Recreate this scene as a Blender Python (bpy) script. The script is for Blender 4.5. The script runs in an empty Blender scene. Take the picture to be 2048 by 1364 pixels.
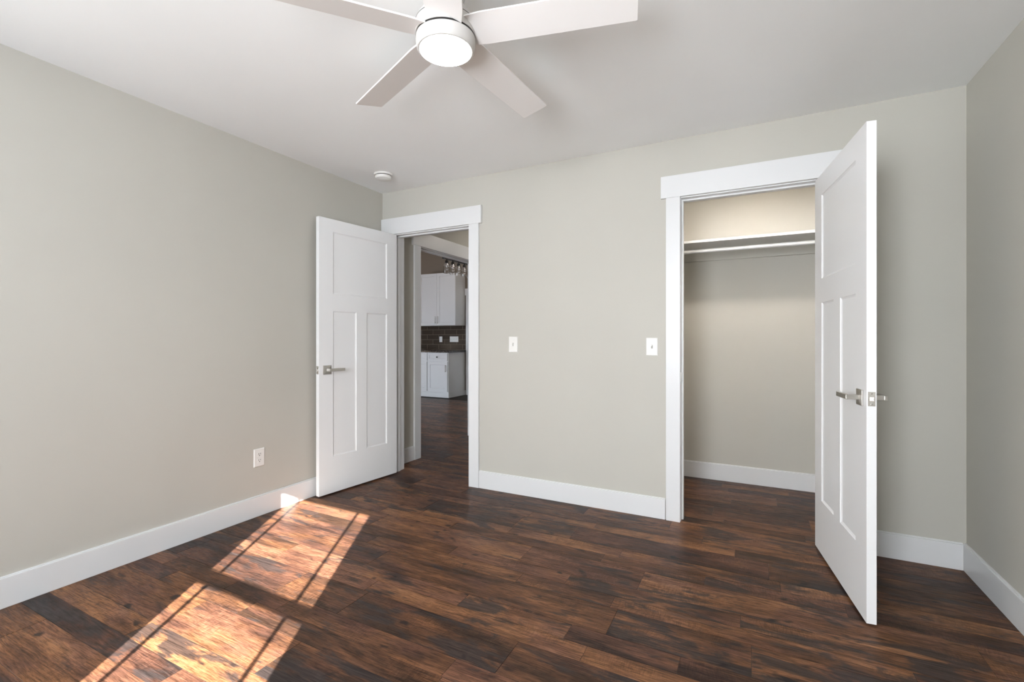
import bpy, bmesh, math, random
from mathutils import Vector, Matrix
random.seed(7)
S = bpy.context.scene
COL = S.collection
PI = math.pi

# ------------------------------------------------------------------ camera
cam_d = bpy.data.cameras.new('camera'); cam = bpy.data.objects.new('camera', cam_d); COL.objects.link(cam)
cam_d.sensor_fit = 'HORIZONTAL'; cam_d.sensor_width = 36.0
cam_d.lens = 36.0 * 929.78 / 2048.0
cam_d.shift_y = -(682.0 - 677.1) / 2048.0
cam_d.clip_start = 0.05
cam.location = (2.8833, -3.1247, 1.1658)
cam.rotation_euler = (PI/2, 0, 0.4734)
S.camera = cam

# ------------------------------------------------------------------ exposure, world, sun, daylight
S.view_settings.view_transform = 'Standard'
S.view_settings.look = 'None'
S.view_settings.gamma = 1.0
S.view_settings.use_curve_mapping = False
S.view_settings.exposure = 0.10

w = bpy.data.worlds.new('sky'); S.world = w; w.use_nodes = True
bg = w.node_tree.nodes['Background']
bg.inputs[0].default_value = (0.74, 0.86, 1.0, 1); bg.inputs[1].default_value = 10.0

def light(name, kind, loc, energy, color, direction=None, size=None, spread=None):
    d = bpy.data.lights.new(name, kind); d.energy = energy; d.color = color
    if kind == 'AREA':
        d.shape = 'RECTANGLE'; d.size, d.size_y = size
        if spread: d.spread = spread
    o = bpy.data.objects.new(name, d); COL.objects.link(o); o.location = loc
    if direction: o.rotation_euler = Vector(direction).to_track_quat('-Z', 'Y').to_euler()
    return o
TANEL = 0.51
sd = Vector((-0.517, 0.856, -TANEL)).normalized()
sun = light('sun', 'SUN', (6, -9, 6), 56.0, (1.0, 0.95, 0.89), sd); sun.data.angle = math.radians(0.28)
light('window_daylight', 'AREA', (2.355, -4.215, 1.45), 54, (0.97, 0.985, 1.0), (-0.08, 1, 0.0), (0.80, 1.25), math.radians(150))
light('kitchen_fill', 'AREA', (-0.9, 3.3, 3.40), 24, (1.0, 0.91, 0.82), (-0.75, 0.35, -1), (0.6, 0.6))  # added warm fill with no fixture, brightens the cabinet sides
light('kitchen_daylight', 'AREA', (-3.3, 0.16, 0.9), 38, (0.80, 0.89, 1.0), (0, 1, 0), (1.7, 1.5))

# ------------------------------------------------------------------ node helpers / materials
def mat(name):
    m = bpy.data.materials.new(name); m.use_nodes = True
    nt = m.node_tree; b = nt.nodes['Principled BSDF']
    return m, nt, b
def N(nt, t, **kw):
    n = nt.nodes.new(t)
    for k, v in kw.items():
        if k in n.inputs.keys() if hasattr(n.inputs, 'keys') else False: n.inputs[k].default_value = v
        else: setattr(n, k, v)
    return n
def L(nt, a, b): nt.links.new(a, b)
def coords(nt, scale=(1, 1, 1)):
    tc = nt.nodes.new('ShaderNodeTexCoord'); mp = nt.nodes.new('ShaderNodeMapping')
    mp.inputs['Scale'].default_value = scale; L(nt, tc.outputs['Object'], mp.inputs['Vector']); return mp.outputs['Vector']
def noise(nt, vec, scale, detail=2.0, rough=0.5, dist=0.0):
    n = nt.nodes.new('ShaderNodeTexNoise'); n.inputs['Scale'].default_value = scale
    n.inputs['Detail'].default_value = detail; n.inputs['Roughness'].default_value = rough; n.inputs['Distortion'].default_value = dist
    L(nt, vec, n.inputs['Vector']); return n.outputs['Fac']
def ramp(nt, fac, stops):
    r = nt.nodes.new('ShaderNodeValToRGB'); cr = r.color_ramp
    while len(cr.elements) < len(stops): cr.elements.new(0.5)
    for e, (p, c) in zip(cr.elements, stops):
        e.position = p; e.color = (c, c, c, 1) if isinstance(c, (int, float)) else (*c, 1)
    L(nt, fac, r.inputs['Fac']); return r.outputs['Color']
def mixc(nt, fac, a, b, mode='MIX'):
    m = nt.nodes.new('ShaderNodeMix'); m.data_type = 'RGBA'; m.blend_type = mode
    for sock, v in ((m.inputs['Factor'], fac), (m.inputs['A'], a), (m.inputs['B'], b)):
        pass
    ins = [i for i in m.inputs if i.enabled]
    for sock, v in zip(ins, (fac, a, b)):
        if isinstance(v, (int, float)): sock.default_value = v
        elif isinstance(v, tuple): sock.default_value = (*v, 1)
        else: L(nt, v, sock)
    return [o for o in m.outputs if o.enabled][0]
def math_n(nt, op, a, b=None):
    m = nt.nodes.new('ShaderNodeMath'); m.operation = op
    for i, v in enumerate((a, b)):
        if v is None: continue
        if isinstance(v, (int, float)): m.inputs[i].default_value = v
        else: L(nt, v, m.inputs[i])
    return m.outputs[0]
def bump(nt, b, h, strength, dist):
    n = nt.nodes.new('ShaderNodeBump'); n.inputs['Strength'].default_value = strength; n.inputs['Distance'].default_value = dist
    L(nt, h, n.inputs['Height']); L(nt, n.outputs['Normal'], b.inputs['Normal'])

def paint(name, c, rough, spec=0.3, bs=0.06, sc=260, var=0.02):
    m, nt, b = mat(name)
    v = coords(nt)
    n1 = noise(nt, v, 1.3, 2)
    lo = tuple(x * (1 - var) for x in c); hi = tuple(x * (1 + var) for x in c)
    L(nt, ramp(nt, n1, [(0.3, lo), (0.7, hi)]), b.inputs['Base Color'])
    b.inputs['Roughness'].default_value = rough; b.inputs['Specular IOR Level'].default_value = spec
    if bs: bump(nt, b, noise(nt, v, sc, 2), bs, 0.001)
    return m
M = {}
M['wall'] = paint('greige_wall_paint', (0.550, 0.532, 0.480), 0.62, 0.25, 0.10, 220)
M['ceiling'] = paint('white_ceiling_paint', (0.90, 0.905, 0.90), 0.8, 0.15, 0.10, 160)
M['trim'] = paint('white_trim_enamel', (0.76, 0.765, 0.77), 0.33, 0.4, 0.0)
M['door'] = paint('white_door_enamel', (0.84, 0.845, 0.85), 0.38, 0.4, 0.02, 120)
M['fan'] = paint('matte_white_fan_enamel', (0.58, 0.56, 0.54), 0.5, 0.3, 0.0)
M['blade'] = paint('satin_white_fan_blade', (0.87, 0.845, 0.83), 0.45, 0.3, 0.0)
M['plastic'] = paint('white_switch_plastic', (0.82, 0.81, 0.78), 0.35, 0.4, 0.0)
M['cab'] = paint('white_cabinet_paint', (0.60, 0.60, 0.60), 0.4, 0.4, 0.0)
M['kwall'] = paint('taupe_kitchen_paint', (0.20, 0.165, 0.13), 0.7, 0.2, 0.05, 200)
def metal(name, c, rough):
    m, nt, b = mat(name)
    v = coords(nt, (1, 1, 14)); n = noise(nt, v, 120, 2)
    L(nt, ramp(nt, n, [(0.3, tuple(x*0.9 for x in c)), (0.7, c)]), b.inputs['Base Color'])
    b.inputs['Metallic'].default_value = 1; b.inputs['Roughness'].default_value = rough
    return m
M['nickel'] = metal('satin_nickel', (0.56, 0.54, 0.51), 0.30)
M['bright'] = metal('bright_steel', (0.80, 0.79, 0.77), 0.25)
M['black'] = paint('black_metal', (0.010, 0.009, 0.008), 0.4, 0.4, 0.0)
M['dark'] = paint('dark_recess', (0.03, 0.028, 0.025), 0.7, 0.2, 0.0)
M['grey'] = paint('grey_plastic', (0.25, 0.25, 0.24), 0.5, 0.3, 0.0)
M['palegrey'] = paint('pale_grey_plastic', (0.50, 0.49, 0.47), 0.5, 0.3, 0.0)
def emit(name, c, s):
    m, nt, b = mat(name)
    b.inputs['Base Color'].default_value = (0.9, 0.9, 0.9, 1); b.inputs['Emission Color'].default_value = (*c, 1)
    b.inputs['Emission Strength'].default_value = s; b.inputs['Roughness'].default_value = 0.4
    return m
M['lens'] = emit('glowing_fan_lens', (1.0, 0.98, 0.95), 10.0)
M['closet_lens'] = emit('glowing_closet_lens', (1.0, 0.91, 0.83), 185.0)
M['hall_lens'] = emit('glowing_hall_lens', (1.0, 0.92, 0.84), 15.0)
m, nt, b = mat('clear_glass')
b.inputs['Base Color'].default_value = (1, 1, 1, 1); b.inputs['Transmission Weight'].default_value = 1.0
b.inputs['Roughness'].default_value = 0.02; b.inputs['IOR'].default_value = 1.45
M['glass'] = m
m = bpy.data.materials.new('window_pane'); m.use_nodes = True; nt = m.node_tree; nt.nodes.clear()
o_ = nt.nodes.new('ShaderNodeOutputMaterial'); mx = nt.nodes.new('ShaderNodeMixShader'); mx.inputs[0].default_value = 0.06
t_ = nt.nodes.new('ShaderNodeBsdfTransparent'); g_ = nt.nodes.new('ShaderNodeBsdfGlossy'); g_.inputs['Roughness'].default_value = 0.02
L(nt, t_.outputs[0], mx.inputs[1]); L(nt, g_.outputs[0], mx.inputs[2]); L(nt, mx.outputs[0], o_.inputs[0])
M['pane'] = m
# granite
m, nt, b = mat('speckled_dark_granite'); v = coords(nt)
g = ramp(nt, noise(nt, v, 70, 4, 0.7), [(0.50, (0.012, 0.011, 0.011)), (0.58, (0.06, 0.055, 0.05)), (0.66, (0.45, 0.42, 0.38))])
L(nt, g, b.inputs['Base Color']); b.inputs['Roughness'].default_value = 0.15; M['granite'] = m
# tile
m, nt, b = mat('dark_taupe_subway_tile')
tc = nt.nodes.new('ShaderNodeTexCoord'); mp = nt.nodes.new('ShaderNodeMapping'); mp.vector_type = 'POINT'
mp.inputs['Rotation'].default_value = (-PI/2, 0, 0)
sep = nt.nodes.new('ShaderNodeSeparateXYZ'); cmb = nt.nodes.new('ShaderNodeCombineXYZ')
L(nt, tc.outputs['Object'], sep.inputs[0]); L(nt, sep.outputs['X'], cmb.inputs['X']); L(nt, sep.outputs['Z'], cmb.inputs['Y'])
br = nt.nodes.new('ShaderNodeTexBrick'); L(nt, cmb.outputs[0], br.inputs['Vector'])
br.inputs['Scale'].default_value = 1.0; br.inputs['Brick Width'].default_value = 0.305; br.inputs['Row Height'].default_value = 0.104
br.inputs['Mortar Size'].default_value = 0.0035; br.inputs['Mortar Smooth'].default_value = 0.1
br.inputs['Color1'].default_value = (0.034, 0.025, 0.019, 1); br.inputs['Color2'].default_value = (0.048, 0.035, 0.026, 1)
br.inputs['Mortar'].default_value = (0.19, 0.155, 0.12, 1)
L(nt, br.outputs['Color'], b.inputs['Base Color']); b.inputs['Roughness'].default_value = 0.18
bump(nt, b, math_n(nt, 'SUBTRACT', 1.0, br.outputs['Fac']), 0.4, 0.002)
M['tile'] = m
# floor planks
def wood():
    m, nt, b = mat('hand_scraped_walnut_planks')
    at = nt.nodes.new('ShaderNodeAttribute'); at.attribute_name = 'plank'
    sep = nt.nodes.new('ShaderNodeSeparateColor'); L(nt, at.outputs['Color'], sep.inputs[0])
    r1, r2, r3 = sep.outputs[0], sep.outputs[1], sep.outputs[2]
    tc = nt.nodes.new('ShaderNodeTexCoord')
    off = nt.nodes.new('ShaderNodeVectorMath'); off.operation = 'MULTIPLY_ADD'
    L(nt, at.outputs['Color'], off.inputs[0]); off.inputs[1].default_value = (37.0, 53.0, 29.0); L(nt, tc.outputs['Object'], off.inputs[2])
    P = off.outputs[0]
    def mp(s):
        n = nt.nodes.new('ShaderNodeMapping'); n.inputs['Scale'].default_value = s; L(nt, P, n.inputs['Vector']); return n.outputs[0]
    # warp so the grain flows round soft swirls
    wn = nt.nodes.new('ShaderNodeTexNoise'); wn.inputs['Scale'].default_value = 1.0; wn.inputs['Detail'].default_value = 2
    L(nt, mp((3.2, 9.0, 1)), wn.inputs['Vector'])
    wv = nt.nodes.new('ShaderNodeVectorMath'); wv.operation = 'MULTIPLY_ADD'
    L(nt, wn.outputs['Color'], wv.inputs[0]); wv.inputs[1].default_value = (0.05, 0.022, 0.0); L(nt, P, wv.inputs[2])
    def mw(s):
        n = nt.nodes.new('ShaderNodeMapping'); n.inputs['Scale'].default_value = s; L(nt, wv.outputs[0], n.inputs['Vector']); return n.outputs[0]
    tone = noise(nt, mw((2.6, 11.0, 1)), 1.0, 4, 0.62, 0.4)
    tone = math_n(nt, 'ADD', math_n(nt, 'MULTIPLY', tone, 1.0), math_n(nt, 'MULTIPLY', math_n(nt, 'SUBTRACT', r1, 0.5), 0.30))
    warm = noise(nt, mw((3.0, 7.0, 1)), 1.3, 2, 0.5, 0.0)
    red = ramp(nt, tone, [(0.30, (0.040, 0.022, 0.017)), (0.42, (0.080, 0.038, 0.026)), (0.54, (0.130, 0.060, 0.037)), (0.68, (0.180, 0.085, 0.050)), (0.8, (0.22, 0.11, 0.065))])
    amber = ramp(nt, tone, [(0.30, (0.046, 0.025, 0.016)), (0.42, (0.092, 0.043, 0.024)), (0.54, (0.150, 0.068, 0.033)), (0.66, (0.215, 0.099, 0.046)), (0.8, (0.27, 0.13, 0.064))])
    base = mixc(nt, ramp(nt, math_n(nt, 'ADD', warm, math_n(nt, 'MULTIPLY', math_n(nt, 'SUBTRACT', r3, 0.5), 0.40)), [(0.42, 0.0), (0.60, 1.0)]), red, amber)
    # grain: long fine streaks, then shorter pores
    gr = noise(nt, mw((7, 150, 1)), 1.0, 4, 0.66, 0.5)
    base = mixc(nt, 0.9, base, ramp(nt, gr, [(0.34, 0.36), (0.47, 0.86), (0.56, 1.08), (0.70, 1.40)]), 'MULTIPLY')
    po = noise(nt, mw((22, 300, 1)), 1.0, 4, 0.72, 0.0)
    base = mixc(nt, 0.85, base, ramp(nt, po, [(0.36, 0.36), (0.47, 0.95), (0.64, 1.35)]), 'MULTIPLY')
    # scraper chatter across the grain, only here and there
    ch = noise(nt, mw((190, 26, 1)), 1.0, 2, 0.6, 0.3)
    chm = ramp(nt, noise(nt, mp((2.6, 5.0, 1)), 1.0, 2), [(0.48, 0.0), (0.62, 0.6)])
    base = mixc(nt, chm, base, mixc(nt, 1.0, base, ramp(nt, ch, [(0.38, 0.62), (0.5, 1.0), (0.63, 1.35)]), 'MULTIPLY'))
    # smoky dark streaks and knots
    kn = noise(nt, mw((3.4, 13.0, 1)), 1.0, 5, 0.64, 0.5)
    kf = ramp(nt, math_n(nt, 'ADD', kn, math_n(nt, 'MULTIPLY', math_n(nt, 'SUBTRACT', r2, 0.5), 0.14)), [(0.53, 0.0), (0.61, 0.86)])
    base = mixc(nt, kf, base, mixc(nt, 1.0, (0.036, 0.029, 0.028), ramp(nt, gr, [(0.34, 0.45), (0.70, 1.5)]), 'MULTIPLY'))
    kn2 = noise(nt, mw((9.0, 16.0, 1)), 1.0, 2, 0.5, 0.2)
    base = mixc(nt, ramp(nt, kn2, [(0.66, 0.0), (0.74, 0.9)]), base, (0.013, 0.011, 0.012))
    ed = nt.nodes.new('ShaderNodeAttribute'); ed.attribute_name = 'groove'
    base = mixc(nt, math_n(nt, 'MULTIPLY', ed.outputs['Fac'], 0.95), base, (0.016, 0.011, 0.009))
    L(nt, base, b.inputs['Base Color'])
    ro = noise(nt, mp((6, 22, 1)), 3, 3)
    L(nt, ramp(nt, ro, [(0.3, 0.30), (0.7, 0.44)]), b.inputs['Roughness'])
    b.inputs['Specular IOR Level'].default_value = 0.15
    hgt = math_n(nt, 'ADD', math_n(nt, 'MULTIPLY', gr, 0.8), math_n(nt, 'MULTIPLY', math_n(nt, 'MULTIPLY', ch, chm), 0.8))
    bump(nt, b, hgt, 0.45, 0.002)
    return m
M['wood'] = wood()

# ------------------------------------------------------------------ mesh helpers
def bm_new(): return bmesh.new()
def box(bm, x0, x1, y0, y1, z0, z1):
    vs = [bm.verts.new(p) for p in ((x0,y0,z0),(x1,y0,z0),(x1,y1,z0),(x0,y1,z0),(x0,y0,z1),(x1,y0,z1),(x1,y1,z1),(x0,y1,z1))]
    for f in ((0,3,2,1),(4,5,6,7),(0,1,5,4),(1,2,6,5),(2,3,7,6),(3,0,4,7)): bm.faces.new([vs[i] for i in f])
    return bm
def bx(*a): return box(bm_new(), *a)
def lathe(prof, seg=48, bm=None, c=(0, 0, 0), axis='z'):
    bm = bm or bm_new(); rings = []
    def P(r, h, a):
        x, y = r*math.cos(a), r*math.sin(a)
        p = {'z': (x, y, h), 'y': (x, h, y), 'x': (h, x, y)}[axis]
        return (p[0]+c[0], p[1]+c[1], p[2]+c[2])
    for r, h in prof:
        rings.append([bm.verts.new(P(max(r, 1e-5), h, 2*PI*k/seg)) for k in range(seg)])
    for A, B in zip(rings, rings[1:]):
        for k in range(seg):
            bm.faces.new((A[k], A[(k+1) % seg], B[(k+1) % seg], B[k]))
    bm.faces.new(rings[0]); bm.faces.new(rings[-1])
    bmesh.ops.recalc_face_normals(bm, faces=bm.faces)
    return bm
def obj(name, bm, m, parent=None, loc=None, rotz=0, bevel=0, smooth=False, seg=2):
    me = bpy.data.meshes.new(name); bmesh.ops.recalc_face_normals(bm, faces=bm.faces); bm.to_mesh(me); bm.free()
    me.materials.append(m)
    o = bpy.data.objects.new(name, me); COL.objects.link(o)
    if parent: o.parent = parent
    if loc: o.location = loc
    o.rotation_euler = (0, 0, rotz)
    if smooth:
        for p in me.polygons: p.use_smooth = True
        try: me.set_sharp_from_angle(angle=math.radians(38))
        except Exception: pass
    if bevel:
        md = o.modifiers.new('bevel', 'BEVEL'); md.width = bevel; md.segments = seg; md.limit_method = 'ANGLE'; md.angle_limit = math.radians(40)
    return o
def thing(name, label, cat, loc=(0,0,0), rotz=0, group=None, kind=None):
    o = bpy.data.objects.new(name, None); COL.objects.link(o); o.location = loc; o.rotation_euler = (0,0,rotz)
    o.empty_display_size = 0.1
    return tag(o, label, cat, group, kind)
def tag(o, label, cat=None, group=None, kind=None):
    o['label'] = label
    if cat: o['category'] = cat
    if group: o['group'] = group
    if kind: o['kind'] = kind
    return o
def struct(name, bm, m, label=None, cat=None, bevel=0):
    o = obj(name, bm, m, bevel=bevel); o['kind'] = 'structure'
    if label: o['label'] = label
    if cat: o['category'] = cat
    return o
def dup(root, loc, rotz=None, label=None, group=None):
    r = root.copy(); COL.objects.link(r); r.location = loc
    if rotz is not None: r.rotation_euler = (0, 0, rotz)
    if label: r['label'] = label
    if group: r['group'] = group
    for ch in list(root.children):
        c = ch.copy(); COL.objects.link(c); c.parent = r
        for g in list(ch.children):
            d = g.copy(); COL.objects.link(d); d.parent = c
    return r
def wall_x(y0, y1, x0, x1, z0, z1, holes=()):
    """slab running along x; holes = (xa, xb, za, zb)"""
    bm = bm_new(); x = x0
    for xa, xb, za, zb in sorted(holes):
        box(bm, x, xa, y0, y1, z0, z1)
        if za > z0: box(bm, xa, xb, y0, y1, z0, za)
        box(bm, xa, xb, y0, y1, zb, z1); x = xb
    box(bm, x, x1, y0, y1, z0, z1); return bm
def wall_y(x0, x1, y0, y1, z0, z1, holes=()):
    bm = bm_new(); y = y0
    for ya, yb, za, zb in sorted(holes):
        box(bm, x0, x1, y, ya, z0, z1)
        if za > z0: box(bm, x0, x1, ya, yb, z0, za)
        box(bm, x0, x1, ya, yb, zb, z1); y = yb
    box(bm, x0, x1, y, y1, z0, z1); return bm

# ------------------------------------------------------------------ dimensions
W, RL, H, T = 3.852, -4.2, 2.44, 0.12       # room width, rear wall, ceiling height, wall thickness
BH = 0.136                                   # baseboard height
D1a, D1b = 0.130, 0.905                      # bedroom doorway, jamb faces
CLa, CLb = 2.490, 3.250                      # closet doorway
HD = 2.060                                   # underside of door heads
CB = 1.066                                   # closet back wall
HOa, HOb = 0.520, 1.600                      # opening from hall to kitchen (along y)
KY = 5.03                                    # kitchen back wall
JT = 0.018

# ------------------------------------------------------------------ floor of planks
def floor_mesh():
    bm = bm_new(); cl = bm.verts.layers.float_color.new('plank'); gl = bm.verts.layers.float.new('groove')
    rows = []; y = -0.37 + 0.3833*14
    pat = [0.0933, 0.1, 0.19]
    edges = [5.12]; k = 0
    ys = []
    base = -0.37
    n0 = -12
    for n in range(n0, 16):
        b0 = base - n*0.3833
        ys += [b0, b0-0.190, b0-0.290]
    ys = sorted(set(round(v, 4) for v in ys), reverse=True)
    fixed = {-0.37: 2.966, -0.7533: 2.416, -0.943: 2.097, -1.1366: 2.377, -0.66: 2.69, -0.56: 3.01, -0.27: 2.81, -1.3266: 2.656, -1.4266: 2.335}
    g, dz = 0.0013, 0.0010
    for ya, yb in zip(ys, ys[1:]):
        if ya > 5.3 or yb < -4.6: continue
        off = next((v for k2, v in fixed.items() if abs(k2-ya) < 0.02), random.uniform(-5, -4))
        xs = [off]
        while xs[0] > -5.2: xs.insert(0, xs[0]-random.choice((0.42, 0.55, 0.7, 0.9, 1.1))*random.uniform(0.85, 1.15))
        while xs[-1] < 4.0: xs.append(xs[-1]+random.choice((0.42, 0.55, 0.7, 0.9, 1.1))*random.uniform(0.85, 1.15))
        for xa, xb in zip(xs, xs[1:]):
            c = (random.random(), random.random(), random.random(), 1)
            t = [(xa+g, yb+g), (xb-g, yb+g), (xb-g, ya-g), (xa+g, ya-g)]
            o = [(xa, yb), (xb, yb), (xb, ya), (xa, ya)]
            tv = [bm.verts.new((*p, 0)) for p in t]; ov = [bm.verts.new((*p, -dz)) for p in o]
            for v in tv+ov: v[cl] = c
            for v in ov: v[gl] = 1.0
            bm.faces.new(tv)
            for i in range(4): bm.faces.new((ov[i], ov[(i+1) % 4], tv[(i+1) % 4], tv[i]))
    return bm
fl = struct('floor', floor_mesh(), M['wood'], 'dark brown hand-scraped hardwood plank floor', 'floor')
md = struct('subfloor', bx(-5.12, 3.97, -4.32, 5.15, -0.10, -0.004), M['dark'], 'slab under the planks')

# ------------------------------------------------------------------ walls and ceilings
struct('wall_left', wall_y(-T, 0, RL-T, KY, 0, 3.45, [(HOa-JT, HOb+JT, 0, HD+JT)]), M['wall'], 'greige wall on the left, beside the open bedroom door')
struct('wall_back', wall_x(0, T, 0, W, 0, H, [(D1a-JT, D1b+JT, 0, HD+JT), (CLa-JT, CLb+JT, 0, HD+JT)]), M['wall'], 'greige wall holding the bedroom door and the closet')
struct('wall_right', bx(W, W+T, RL-T, CB+T, 0, H), M['wall'], 'greige wall at the right edge')
WX0, WX1, WZ0, WZ1 = 1.92, 2.79, 0.79, 2.12
struct('wall_rear', wall_x(RL-T, RL, 0, W, 0, H, [(WX0, WX1, WZ0, WZ1), (WX0-1.80, WX1-1.80, WZ0, WZ1)]), M['wall'], 'greige wall behind the viewer with the window')
struct('wall_closet_back', bx(1.88, W, CB, CB+T, 0, H), M['wall'], 'greige back wall of the closet')
struct('wall_closet_left', bx(1.88, 2.0, T, CB, 0, H), M['wall'], 'greige left wall of the closet')
struct('wall_hall_right', bx(1.2, 1.32, T, KY, 0, H), M['wall'], 'greige right wall of the hall')
struct('wall_hall_end', bx(0, 1.32, KY, KY+T, 0, H), M['wall'], 'greige end wall of the hall')
struct('wall_kitchen_back', bx(-5.12, 0, KY, KY+T, 0, 3.45), M['kwall'], 'taupe kitchen wall behind the cabinets')
KWX = (-4.2, -2.4, 0.05, 2.2)
struct('wall_kitchen_front', wall_x(0.0, T, -5.12, -T, 0, 3.45, [KWX]), M['kwall'], 'taupe kitchen wall with a glazed door')
struct('wall_kitchen_left', bx(-5.12, -5.0, T, KY, 0, 3.45), M['kwall'], 'taupe wall at the far left of the kitchen')
struct('ceiling', bx(0, W+T, RL-T, CB+T, H, H+T), M['ceiling'], 'white painted bedroom ceiling')
struct('ceiling_hall', bx(0, 1.9, CB+T, KY+T, H, H+T), M['ceiling'], 'white hall ceiling')
struct('ceiling_kitchen', bx(-5.12, 0, 0, KY+T, 3.45, 3.57), M['ceiling'], 'white high kitchen ceiling')

# ------------------------------------------------------------------ baseboards
def bb_x(bm, x0, x1, yf, sgn):      # on a wall face at y = yf, projecting sgn*y
    t = 0.015
    ya, yb = sorted((yf, yf+sgn*t)); box(bm, x0, x1, ya, yb, 0, BH-0.006)
    yc, yd = sorted((yf, yf+sgn*0.009)); box(bm, x0, x1, yc, yd, BH-0.006, BH)
def bb_y(bm, y0, y1, xf, sgn):
    t = 0.015
    xa, xb = sorted((xf, xf+sgn*t)); box(bm, xa, xb, y0, y1, 0, BH-0.006)
    xc, xd = sorted((xf, xf+sgn*0.009)); box(bm, xc, xd, y0, y1, BH-0.006, BH)
def base(name, f, label, *runs):
    bm = bm_new()
    for r in runs: f(bm, *r)
    return struct(name, bm, M['trim'], label, bevel=0.0015)
base('baseboard_left', bb_y, 'tall white baseboard along the left wall', (RL, -0.02, 0, 1))
base('baseboard_back', bb_x, 'white baseboard between the two doorways and right of the closet', (0.998, 2.397, 0, -1), (3.342, W-0.0152, 0, -1))
base('baseboard_right', bb_y, 'white baseboard along the right wall', (RL, -0.0, W, -1))
base('baseboard_rear', bb_x, 'white baseboard under the window', (0.016, W-0.016, RL, 1))
base('baseboard_closet_back', bb_x, 'white baseboard at the back of the closet', (2.0, W-0.0152, CB, -1))
base('baseboard_closet_right', bb_y, 'white baseboard on the closet side wall', (T+0.02, CB, W, -1))
base('baseboard_hall', bb_y, 'short white baseboard on the hall wall beside the kitchen opening', (T+0.02, 0.425, 0, 1))
base('baseboard_hall_right', bb_y, 'white baseboard on the hall side wall', (T+0.02, KY-0.01, 1.2, -1))
base('baseboard_hall_far', bb_y, 'white baseboard on the hall wall past the kitchen opening', (1.70, KY-0.01, 0, 1))

# ------------------------------------------------------------------ door casings (trim)
CW, CT, HT = 0.089, 0.019, 0.024
def casing_x(n, xa, xb, xl, xr, label, outer=True, both=True):
    """doorway in a wall along x (room face y = 0, back face y = T)"""
    root = thing('trim_%d' % n, label, 'door trim', (0, 0, 0), kind='structure')
    rv = 0.006
    obj('side_casing', bx(max(xa+rv-0.005-CW, xl), xa-0.002, -CT, 0, 0, HD+rv), M['trim'], root, bevel=0.0012)
    obj('side_casing', bx(xb+0.003, xb+0.003+CW, -CT, 0, 0, HD+rv), M['trim'], root, bevel=0.0012)
    obj('head_casing', bx(xl, xr, -HT, 0, HD+rv, HD+rv+0.139), M['trim'], root, bevel=0.0012)
    if both:
        bm = bm_new(); x0 = max(xa-CW, 0.018)
        box(bm, x0, xa-0.003, T, T+CT, 0, HD+rv); box(bm, xb+0.003, xb+CW, T, T+CT, 0, HD+rv); box(bm, max(xl, 0.018), xr, T, T+HT, HD+rv, HD+rv+0.139)
        obj('inner_casing', bm, M['trim'], root, bevel=0.0012)
    bm = bm_new()
    box(bm, xa-JT+0.001, xa, 0, T, 0, HD+JT-0.001); box(bm, xb, xb+JT-0.001, 0, T, 0, HD+JT-0.001); box(bm, xa, xb, 0, T, HD, HD+JT-0.001)
    obj('jamb', bm, M['trim'], root, bevel=0.0012)
    bm = bm_new(); s0, s1, st = 0.040, 0.075, 0.011
    box(bm, xa, xa+st, s0, s1, 0, HD-st); box(bm, xb-st, xb, s0, s1, 0, HD-st); box(bm, xa, xb, s0, s1, HD-st, HD)
    obj('door_stop', bm, M['trim'], root, bevel=0.0015)
    return root
tr1 = casing_x(1, D1a, D1b, 0.006, 1.022, 'white flat casing and wide header around the bedroom doorway')
tr2 = casing_x(2, CLa, CLb, 2.371, 3.369, 'white flat casing and wide header around the closet doorway')
# hall-to-kitchen cased opening (wall along y, hall face x = 0)
root = thing('trim_3', 'white cased opening between hall and kitchen with deep header', 'door trim', (0, 0, 0), kind='structure')
bm = bm_new(); box(bm, 0, CT, HOa-0.008-CW, HOa-0.005, 0, HD+0.006); obj('side_casing', bm, M['trim'], root, bevel=0.0012)
bm = bm_new(); box(bm, 0, CT, HOb+0.005, HOb+0.008+CW, 0, HD+0.006); obj('side_casing', bm, M['trim'], root, bevel=0.0012)
obj('head_casing', bx(0, HT, HOa-0.125, HOb+0.125, HD+0.006, HD+0.147), M['trim'], root, bevel=0.0012)
bm = bm_new(); box(bm, -T, 0, HOa-JT+0.001, HOa, 0, HD+JT-0.001); box(bm, -T, 0, HOb, HOb+JT-0.001, 0, HD+JT-0.001); box(bm, -T, 0, HOa, HOb, HD, HD+JT-0.001)
obj('jamb', bm, M['trim'], root, bevel=0.0012)
bm = bm_new(); box(bm, -0.075, -0.04, HOa, HOb, HD-0.011, HD); box(bm, -0.075, -0.04, HOa, HOa+0.011, 0, HD-0.011)
obj('door_stop', bm, M['trim'], root, bevel=0.001)
bm = bm_new(); box(bm, -T-CT, -T, HOa-CW, HOa-0.004, 0, HD+0.006); box(bm, -T-CT, -T, HOb+0.004, HOb+CW, 0, HD+0.006); box(bm, -T-HT, -T, HOa-0.12, HOb+0.12, HD+0.006, HD+0.145)
obj('inner_casing', bm, M['trim'], root, bevel=0.0012)
# kitchen far doorway casing
root = thing('trim_4', 'white door casing right of the kitchen cabinets', 'door trim', (0, 0, 0), kind='structure')
obj('side_casing', bx(-2.352, -2.255, KY-0.03, KY, 0, 2.06), M['trim'], root, bevel=0.0012)
obj('side_casing', bx(-1.49, -1.40, KY-0.03, KY, 0, 2.06), M['trim'], root, bevel=0.0012)
obj('head_casing', bx(-2.375, -1.375, KY-0.036, KY, 2.06, 2.20), M['trim'], root, bevel=0.0012)
obj('door_slab', bx(-2.255, -1.49, KY-0.012, KY, 0.01, 2.06), M['door'], root)

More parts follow.
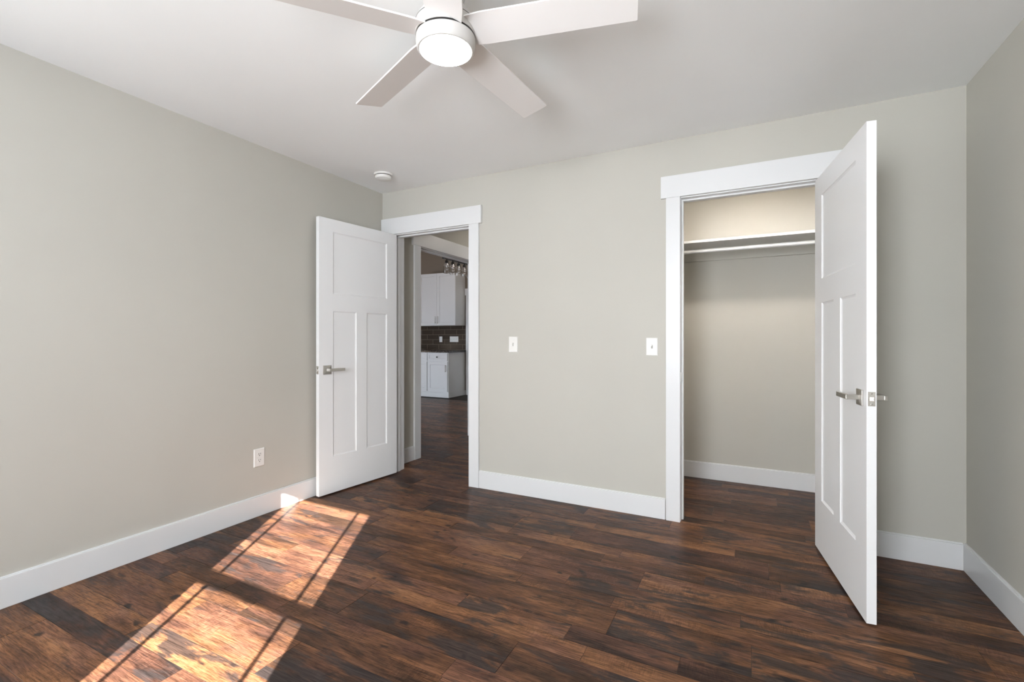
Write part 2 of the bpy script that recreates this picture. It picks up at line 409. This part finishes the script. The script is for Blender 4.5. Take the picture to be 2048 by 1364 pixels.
# ------------------------------------------------------------------ panelled leaves
def panelled(w, h, th, panels, depth=0.007, slope=0.010, back=True, mid=0.0):
    """leaf from x 0..w, z 0..h; front at y = 0 facing -y, back at y = th. panels = (x0,x1,z0,z1)"""
    bm = bm_new()
    xs = sorted({0, w, *[p[0] for p in panels], *[p[1] for p in panels]}); zs = sorted({0, h, *[p[2] for p in panels], *[p[3] for p in panels]})
    def side(y, s):
        for xa, xb in zip(xs, xs[1:]):
            for za, zb in zip(zs, zs[1:]):
                cx, cz = (xa+xb)/2, (za+zb)/2
                if any(p[0] < cx < p[1] and p[2] < cz < p[3] for p in panels): continue
                bm.faces.new([bm.verts.new(q) for q in ((xa, y, za), (xb, y, za), (xb, y, zb), (xa, y, zb))])
        for x0, x1, z0, z1 in panels:
            o = [(x0, y, z0), (x1, y, z0), (x1, y, z1), (x0, y, z1)]
            a = [(x0+.002, y+s*.003, z0+.002), (x1-.002, y+s*.003, z0+.002), (x1-.002, y+s*.003, z1-.002), (x0+.002, y+s*.003, z1-.002)]
            d = y+s*depth
            i = [(x0+slope, d, z0+slope), (x1-slope, d, z0+slope), (x1-slope, d, z1-slope), (x0+slope, d, z1-slope)]
            for A, B in ((o, a), (a, i)):
                for k in range(4):
                    bm.faces.new([bm.verts.new(q) for q in (A[k], A[(k+1) % 4], B[(k+1) % 4], B[k])])
            bm.faces.new([bm.verts.new(q) for q in i])
    side(0, 1)
    if back: side(th, -1)
    else: bm.faces.new([bm.verts.new(q) for q in ((0, th, 0), (w, th, 0), (w, th, h), (0, th, h))])
    for q in (((0,0,0),(w,0,0),(w,th,0),(0,th,0)), ((0,0,h),(w,0,h),(w,th,h),(0,th,h)), ((0,0,0),(0,th,0),(0,th,h),(0,0,h)), ((w,0,0),(w,th,0),(w,th,h),(w,0,h))):
        bm.faces.new([bm.verts.new(p) for p in q])
    bmesh.ops.remove_doubles(bm, verts=bm.verts, dist=1e-5)
    return bm
def lever_set(parent, x, z, y, s, direction):
    """square rose and flat lever; s = -1 front (towards -y), direction = sign of lever along x"""
    h = bpy.data.objects.new('lever_handle', None); COL.objects.link(h); h.parent = parent; h.location = (x, y, z)
    tag(h, 'satin nickel lever handle')
    bm = bm_new(); a, b_ = 0.033, 0.029
    f = [(-a, 0, -a), (a, 0, -a), (a, 0, a), (-a, 0, a)]; e = [(-a, s*.006, -a), (a, s*.006, -a), (a, s*.006, a), (-a, s*.006, a)]
    t = [(-.013, s*.011, -.013), (.013, s*.011, -.013), (.013, s*.011, .013), (-.013, s*.011, .013)]
    V = [[bm.verts.new(q) for q in r] for r in (f, e, t)]
    for A, B in zip(V, V[1:]):
        for k in range(4): bm.faces.new((A[k], A[(k+1) % 4], B[(k+1) % 4], B[k]))
    bm.faces.new(V[0]); bm.faces.new(V[2])
    obj('rose', bm, M['nickel'], h, bevel=0.0008)
    y0, y1 = sorted((s*.010, s*.046)); obj('spindle', bx(-.011, .011, y0, y1, -.010, .010), M['nickel'], h, bevel=0.0015)
    x0, x1 = sorted((-direction*.012, direction*.118)); y0, y1 = sorted((s*.044, s*.056))
    obj('lever', bx(x0, x1, y0, y1, -.0105, .0105), M['nickel'], h, bevel=0.002)
    return h
def latch(parent, x, z, ymid, sgn=1):
    p = bpy.data.objects.new('latch', None); COL.objects.link(p); p.parent = parent; p.location = (x, ymid, z)
    tag(p, 'steel latch plate on the door edge')
    obj('latch_plate', bx(-.003, .0012, -.0125, .0125, -.029, .029), M['bright'], p)
    bm = bm_new()
    for zz in (-.0085, .0085):
        pass
    v = [bm.verts.new(q) for q in ((0,-.008,-.009),(0,.008,-.009),(0,.008,.009),(0,-.008,.009),(.011,.004,-.009),(.011,.008,-.009),(.011,.008,.009),(.011,.004,.009))]
    for f in ((0,3,2,1),(4,5,6,7),(0,1,5,4),(1,2,6,5),(2,3,7,6),(3,0,4,7)): bm.faces.new([v[i] for i in f])
    obj('latch_bolt', bm, M['bright'], p, bevel=0.0015)
    for zz in (-.022, .022):
        obj('screw', lathe([(0.0035, 0.001), (0.0035, 0.0020), (0.0015, 0.0024)], 12, axis='x', c=(0, 0, zz)), M['nickel'], p)

def place_leaf(name, label, hinge, free, w, h, th, gap, back_dir, panels, hz, lever_z):
    """visible face runs from hinge to free; thickness goes to back_dir"""
    hv, fv = Vector(hinge), Vector(free); d = (fv-hv).normalized()
    # local +x from hinge to free edge, local +y = rotate +90 deg
    n = Vector((-d.y, d.x)); sgn = 1 if n.dot(Vector(back_dir)) > 0 else -1
    ang = math.atan2(d.y, d.x)
    root = thing(name, label, 'door', (hinge[0], hinge[1], gap), ang, kind='structure')
    bm = panelled(w, h, th, panels)
    if sgn < 0:
        for v in bm.verts: v.co.y = -v.co.y
        bmesh.ops.reverse_faces(bm, faces=bm.faces)
    obj('leaf', bm, M['door'], root)
    zc = lever_z - gap
    xs = w - 0.066
    lever_set(root, xs, zc, 0, -sgn, -1)
    lever_set(root, xs, zc, sgn*th, sgn, -1)
    latch(root, w, zc, sgn*th/2)
    for hzv in (0.20, 1.02, 1.82):
        bm = lathe([(0.0065, hzv-.045), (0.0065, hzv+.045)], 16, c=(-0.005, sgn*(th+0.003), 0))
        obj('hinge', bm, M['nickel'], root, smooth=True)
    return root
pd1 = [(.108, .627, 1.488, 1.952), (.108, .317, .270, 1.360), (.416, .627, .270, 1.360)]
place_leaf('door_1', 'white three-panel bedroom door standing open against the left wall', (0.172, -0.012), (0.089, -0.750), 0.745, 2.047, 0.035, 0.012, (-1, 0), pd1, None, 0.934)
pd2 = [(.126, .640, 1.474, 1.922), (.126, .334, .285, 1.347), (.432, .640, .285, 1.347)]
place_leaf('door_2', 'white three-panel closet door swung wide open into the room', (3.207, -0.034), (3.303, -0.793), 0.765, 2.034, 0.034, 0.012, (1, 0), pd2, None, 0.921)
# strike plate on closet jamb
sp = obj('strike_plate', bx(CLa, CLa+.0015, 0.004, 0.038, 0.89, 0.95), M['nickel'], tr2)
tag(sp, 'steel strike plate on the jamb')

# ------------------------------------------------------------------ window behind the viewer
def sash(bm, x0, x1, z0, z1, ox0, ox1, oz0, oz1, y0, y1):
    box(bm, ox0, x0, y0, y1, oz0, oz1); box(bm, x1, ox1, y0, y1, oz0, oz1)
    box(bm, x0, x1, y0, y1, oz0, z0); box(bm, x0, x1, y0, y1, z1, oz1)
def hung_window(name, label, dx):
    win = thing(name, label, 'window', (dx, 0, 0), kind='structure')
    GX0, GX1, GY = 1.982, 2.734, -4.262
    bm = bm_new(); sash(bm, GX0, GX1, 1.504, 2.050, WX0, WX1, 1.481, WZ1, GY-.015, GY+.015); obj('sash', bm, M['trim'], win)
    bm = bm_new(); sash(bm, GX0, GX1, 0.850, 1.455, WX0, WX1, WZ0, 1.480, GY-.015, GY+.015); obj('sash', bm, M['trim'], win)
    bm = bm_new()
    for xm in (2.068, 2.624): box(bm, xm-.009, xm+.009, GY-.004, GY+.004, 1.504, 2.05); box(bm, xm-.009, xm+.009, GY-.004, GY+.004, .85, 1.455)
    obj('muntin', bm, M['trim'], win)
    obj('pane', bx(GX0, GX1, GY-.0015, GY+.0015, 1.504, 2.05), M['pane'], win)
    obj('pane', bx(GX0, GX1, GY-.0015, GY+.0015, 0.85, 1.455), M['pane'], win)
    bm = bm_new(); box(bm, WX0-.09, WX0-.004, RL, RL+.019, WZ0, WZ1+.004); box(bm, WX1+.004, WX1+.09, RL, RL+.019, WZ0, WZ1+.004); box(bm, WX0-.10, WX1+.10, RL, RL+.024, WZ1+.004, WZ1+.14); box(bm, WX0-.10, WX1+.10, RL, RL+.05, WZ0-.025, WZ0)
    obj('casing', bm, M['trim'], win)
hung_window('window_1', 'white double-hung window behind the viewer', 0)
hung_window('fill_window', 'added white double-hung window at rear left, admitting fill sun', -1.80)  # unseen window added so sun on the left wall bounces fill into the room
win2 = thing('window_2', 'glazed kitchen door letting in daylight', 'window', (0, 0, 0), kind='structure')
bm = bm_new(); sash(bm, -4.12, -2.48, 0.15, 2.12, -4.2, -2.4, 0.05, 2.2, 0.04, 0.08); box(bm, -3.35, -3.25, 0.04, 0.08, 0.15, 2.12); obj('frame', bm, M['trim'], win2)
obj('pane', bx(-4.12, -2.48, 0.058, 0.062, 0.15, 2.12), M['pane'], win2)

# ------------------------------------------------------------------ ceiling fan
FX, FY, FZ = 1.918, -1.758, 2.25
fan = thing('ceiling_fan', 'white five-blade ceiling fan with a lit round lamp', 'ceiling fan', (FX, FY, H))
z = lambda a: a - H
obj('canopy', lathe([(0.075, z(2.44)), (0.078, z(2.43)), (0.076, z(2.40)), (0.066, z(2.375)), (0.066, z(2.34))], 64), M['fan'], fan, smooth=True)
obj('motor_housing', lathe([(0.066, z(2.345)), (0.082, z(2.325)), (0.099, z(2.300)), (0.106, z(2.285)), (0.106, z(2.2400)), (0.09, z(2.2398))], 64), M['fan'], fan, smooth=True)
obj('seam_ring', lathe([(0.1040, z(2.2400)), (0.1040, z(2.2330))], 64), M['black'], fan, smooth=True)
obj('seam_ring', lathe([(0.1064, z(2.2845)), (0.1064, z(2.2825))], 64), M['dark'], fan, smooth=True)
obj('light_housing', lathe([(0.09, z(2.2345)), (0.1045, z(2.2335)), (0.1055, z(2.215)), (0.102, z(2.196)), (0.0975, z(2.190)), (0.093, z(2.1895))], 64), M['fan'], fan, smooth=True)
ln = obj('lens', lathe([(0.093, z(2.192)), (0.0925, z(2.189)), (0.08, z(2.1855)), (0.05, z(2.183)), (0.0, z(2.182))], 64), M['lens'], fan, smooth=True)
tag(ln, 'glowing round white lens')
R_, BW, PIT = 0.662, 0.128, -0.2194
TH0 = 2.7496
for k in range(5):
    a = TH0 + k*2*PI/5
    bm = bm_new(); t = 0.006
    prof = [(0.085, 0.060), (0.14, 0.0655), (R_-0.004, BW/2), (R_, BW/2-0.003)]
    rows = []
    for r, hw in prof:
        rows.append([bm.verts.new((r, s*hw, q)) for s, q in ((-1, -t/2), (1, -t/2), (1, t/2), (-1, t/2))])
    for A, B in zip(rows, rows[1:]):
        for i in range(4): bm.faces.new((A[i], A[(i+1) % 4], B[(i+1) % 4], B[i]))
    bm.faces.new(rows[0]); bm.faces.new(rows[-1])
    bo = obj('blade', bm, M['blade'], fan, (0, 0, FZ-H), bevel=0.001)
    bo.rotation_euler = (Matrix.Rotation(a, 3, 'Z') @ Matrix.Rotation(PIT, 3, 'X')).to_euler()
for k in range(5):
    a = TH0 + k*2*PI/5
    bm = bx(0.07, 0.135, -0.030, 0.030, 0.003, 0.009)
    io = obj('blade_iron', bm, M['fan'], fan, (0, 0, FZ-H)); io.rotation_euler = (Matrix.Rotation(a, 3, 'Z') @ Matrix.Rotation(PIT, 3, 'X')).to_euler()

# ------------------------------------------------------------------ smoke detector
sm = thing('smoke_detector', 'round white smoke detector on the ceiling near the left corner', 'smoke detector', (0.352, -0.370, H))
obj('base', lathe([(0.070, 0.0), (0.070, -0.010), (0.067, -0.013)], 48), M['plastic'], sm, smooth=True)
obj('vent_gap', lathe([(0.0615, -0.0125), (0.0635, -0.0175)], 48), M['black'], sm, smooth=True)
obj('cover', lathe([(0.0632, -0.0175), (0.0632, -0.022), (0.058, -0.036), (0.045, -0.041), (0.0, -0.042)], 48), M['plastic'], sm, smooth=True)
obj('test_button', lathe([(0.011, -0.040), (0.011, -0.0435), (0.0, -0.044)], 20, c=(-0.012, -0.036, 0.004)), M['grey'], sm, smooth=True)

# ------------------------------------------------------------------ switches and outlets (local: plate in xz plane, facing -y)
def plate_bm(w, h, t=0.006):
    bm = bm_new(); a, b_ = w/2, h/2
    R = [[(-a, 0, -b_), (a, 0, -b_), (a, 0, b_), (-a, 0, b_)], [(-a, -t*.4, -b_), (a, -t*.4, -b_), (a, -t*.4, b_), (-a, -t*.4, b_)],
         [(-a+.004, -t, -b_+.004), (a-.004, -t, -b_+.004), (a-.004, -t, b_-.004), (-a+.004, -t, b_-.004)]]
    V = [[bm.verts.new(q) for q in r] for r in R]
    for A, B in zip(V, V[1:]):
        for k in range(4): bm.faces.new((A[k], A[(k+1) % 4], B[(k+1) % 4], B[k]))
    bm.faces.new(V[0]); bm.faces.new(V[2]); return bm
def toggle(root, x=0):
    obj('toggle_slot', bx(x-.0055, x+.0055, -.0066, -.004, -.0125, .0125), M['palegrey'], root)
    bm = bm_new(); v = [bm.verts.new(q) for q in ((x-.0042,-.006,-.006),(x+.0042,-.006,-.006),(x+.0042,-.006,.006),(x-.0042,-.006,.006),(x-.0036,-.018,.004),(x+.0036,-.018,.004),(x+.0036,-.018,.011),(x-.0036,-.018,.011))]
    for f in ((0,3,2,1),(4,5,6,7),(0,1,5,4),(1,2,6,5),(2,3,7,6),(3,0,4,7)): bm.faces.new([v[i] for i in f])
    obj('toggle', bm, M['plastic'], root, bevel=0.0008)
    for zz in (-.030, .030): obj('screw', lathe([(.0033, -.005), (.0033, -.0068), (.002, -.0072)], 12, axis='y', c=(x, 0, zz)), M['plastic'], root)
def switch(name, loc, label, w=0.074, h=0.118, rotz=0):
    r = thing(name, label, 'light switch', loc, rotz); obj('wall_plate', plate_bm(w, h), M['plastic'], r); toggle(r); return r
switch('light_switch', (1.294, 0, 1.121), 'white toggle light switch on the wall right of the bedroom doorway')
switch('light_switch', (2.312, 0, 1.112), 'white toggle light switch just left of the closet casing')
def outlet(loc, rotz, label, gang=1):
    r = thing('wall_outlet', label, 'outlet', loc, rotz); obj('wall_plate', plate_bm(.074, .118), M['plastic'], r)
    for zz in (-.020, .020):
        obj('receptacle', bx(-.016, .016, -.0075, -.005, zz-.0135, zz+.0135), M['plastic'], r, bevel=0.001)
        bm = bm_new(); box(bm, -.0075, -.005, -.0079, -.006, zz, zz+.009); box(bm, .005, .0075, -.0079, -.006, zz+.001, zz+.009); box(bm, -.0025, .0025, -.0079, -.006, zz-.009, zz-.004)
        obj('slots', bm, M['dark'], r)
    obj('screw', lathe([(.003, -.005), (.003, -.0066), (.002, -.007)], 12, axis='y'), M['plastic'], r)
    return r
outlet((0, -1.157, 0.382), PI/2, 'white duplex outlet low on the left wall above the baseboard')

# ------------------------------------------------------------------ closet
SZ, SY = 1.900, 0.690
sh = thing('closet_shelf', 'white shelf across the closet above the hanging rod', 'shelf', (2.925, CB, SZ))
lx = lambda a: a-2.925
obj('shelf_board', bx(lx(2.0), lx(W), SY-CB, 0, 0, 0.019), M['trim'], sh, bevel=0.001)
cr = thing('trim_5', 'painted cleat rail under the closet shelf', 'trim', (2.925, CB, SZ), kind='structure')
obj('back_cleat', bx(lx(2.0), lx(W), -0.019, 0, -0.089, -0.0005), M['wall'], cr, bevel=0.001)
obj('side_cleat', bx(lx(2.0), lx(2.019), SY-CB+.02, -.019, -0.089, -0.0005), M['trim'], cr, bevel=0.001)
obj('side_cleat', bx(lx(W-.019), lx(W), SY-CB+.02, -.019, -0.089, -0.0005), M['trim'], cr, bevel=0.001)
rd = thing('closet_rod', 'white hanging rod under the closet shelf', 'closet rod', (2.925, 0.752, 1.844))
obj('rod', lathe([(0.0150, lx(2.019)), (0.0150, lx(W-.019))], 32, axis='x'), M['trim'], rd, smooth=True)
for xx in (2.019, W-.031): obj('rod_socket', lathe([(0.027, lx(xx)), (0.027, lx(xx+.012))], 32, axis='x'), M['trim'], rd, smooth=True)
cl = thing('closet_ceiling_light', 'small closet ceiling lamp giving warm light', 'ceiling light', (2.90, 0.235, H))
obj('base', lathe([(0.08, 0), (0.08, -.012)], 32), M['fan'], cl, smooth=True)
obj('trim_ring', lathe([(0.098, 0), (0.098, -.020), (0.091, -.022), (0.089, -.012)], 40), M['fan'], cl, smooth=True)
obj('lens', lathe([(0.089, -.014), (0.089, -.018), (0.0, -.0181)], 40), M['closet_lens'], cl)
hl = thing('hall_ceiling_light', 'round hall ceiling lamp', 'ceiling light', (0.62, 1.55, H))
obj('base', lathe([(0.15, 0), (0.15, -.015)], 40), M['fan'], hl, smooth=True)
obj('globe', lathe([(0.14, -.013), (0.13, -.05), (0.09, -.08), (0.0, -.09)], 40), M['hall_lens'], hl, smooth=True)

# ------------------------------------------------------------------ kitchen
def shaker(w, h, th=0.02, st=0.058): return panelled(w, h, th, [(st, w-st, st, h-st)], depth=0.008, slope=0.003, back=False)
def bar_pull(parent, x, z, length, vertical=True, y=-0.0):
    p = bpy.data.objects.new('pull', None); COL.objects.link(p); p.parent = parent; p.location = (x, y, z)
    hl_ = length/2
    if vertical: obj('grip', bx(-.006, .006, -.034, -.022, -hl_, hl_), M['nickel'], p, bevel=.003)
    else: obj('grip', bx(-hl_, hl_, -.034, -.022, -.006, .006), M['nickel'], p, bevel=.003)
    for s in (-1, 1):
        q = s*(hl_-.012)
        if vertical: obj('post', bx(-.005, .005, -.024, 0, q-.005, q+.005), M['nickel'], p)
        else: obj('post', bx(q-.005, q+.005, -.024, 0, -.005, .005), M['nickel'], p)
# base cabinets: front at y = 4.42, right end x = -2.385
KF = 4.425
def base_cabinet(x0, x1, label, pull_x):
    r = thing('base_cabinet', label, 'cabinet', (x0, KF, 0), group=None); w = x1-x0
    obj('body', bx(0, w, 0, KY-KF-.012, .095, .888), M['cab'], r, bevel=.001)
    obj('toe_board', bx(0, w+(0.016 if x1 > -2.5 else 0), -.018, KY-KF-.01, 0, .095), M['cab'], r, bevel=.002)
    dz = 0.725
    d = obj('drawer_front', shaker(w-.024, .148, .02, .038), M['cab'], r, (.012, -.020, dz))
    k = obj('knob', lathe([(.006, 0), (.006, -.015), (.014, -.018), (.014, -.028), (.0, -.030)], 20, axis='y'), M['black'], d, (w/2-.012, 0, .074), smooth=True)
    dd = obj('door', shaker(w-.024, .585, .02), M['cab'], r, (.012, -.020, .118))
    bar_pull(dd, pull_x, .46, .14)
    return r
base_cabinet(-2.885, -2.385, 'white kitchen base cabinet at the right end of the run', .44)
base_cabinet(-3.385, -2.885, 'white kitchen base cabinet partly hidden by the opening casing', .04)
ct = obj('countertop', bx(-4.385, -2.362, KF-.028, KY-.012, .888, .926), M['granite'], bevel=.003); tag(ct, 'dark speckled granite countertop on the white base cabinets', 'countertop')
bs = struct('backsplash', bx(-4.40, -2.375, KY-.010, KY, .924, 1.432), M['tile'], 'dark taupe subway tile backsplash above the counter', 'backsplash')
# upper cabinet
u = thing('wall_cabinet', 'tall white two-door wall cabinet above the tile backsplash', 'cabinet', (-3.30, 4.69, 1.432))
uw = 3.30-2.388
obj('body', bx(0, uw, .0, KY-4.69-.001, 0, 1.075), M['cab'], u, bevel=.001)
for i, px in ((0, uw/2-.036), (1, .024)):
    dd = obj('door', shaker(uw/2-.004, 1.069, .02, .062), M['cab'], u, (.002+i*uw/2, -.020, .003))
    bar_pull(dd, px if i == 0 else .024, .115, .15)
# plates on the backsplash
outlet((-2.995, KY-.010, 1.150), 0, 'single white outlet on the dark tile backsplash')
q = thing('light_switch', 'wide white multi-switch plate on the dark tile backsplash', 'light switch', (-2.655, KY-.010, 1.152))
obj('wall_plate', plate_bm(.215, .118), M['plastic'], q)
for xx in (-.07, -.023, .023, .07): toggle(q, xx)
# linear glass-jar fixture
KX = -1.60
ch = thing('glass_jar_chandelier', 'black bar light fixture with clear glass jar shades in the kitchen', 'chandelier', (KX, 3.62, 2.5))
obj('bar', bx(-.03, .03, -.46, .62, -.02, .035), M['black'], ch, bevel=.003)
for yy in (-.2, .35): obj('hanger', lathe([(.008, .035), (.008, .95)], 12, c=(0, yy, 0)), M['black'], ch)
for k in range(6):
    yy = -.37 + k*.178
    for xo in ((.0),):
        obj('socket', lathe([(.012, -.02), (.012, -.035), (.026, -.04), (.028, -.085), (.02, -.088)], 20, c=(xo, yy, 0)), M['black'], ch, smooth=True)
        obj('jar_shade', lathe([(.030, -.075), (.034, -.092), (.052, -.115), (.056, -.14), (.056, -.235), (.050, -.250), (.047, -.250), (.053, -.233), (.053, -.14), (.049, -.117), (.031, -.095), (.027, -.078)], 28, c=(xo, yy, 0)), M['glass'], ch, smooth=True)
        obj('bulb', lathe([(.010, -.085), (.014, -.11), (.026, -.14), (.030, -.165), (.024, -.19), (.0, -.2)], 20, c=(xo, yy, 0)), M['glass'], ch, smooth=True)
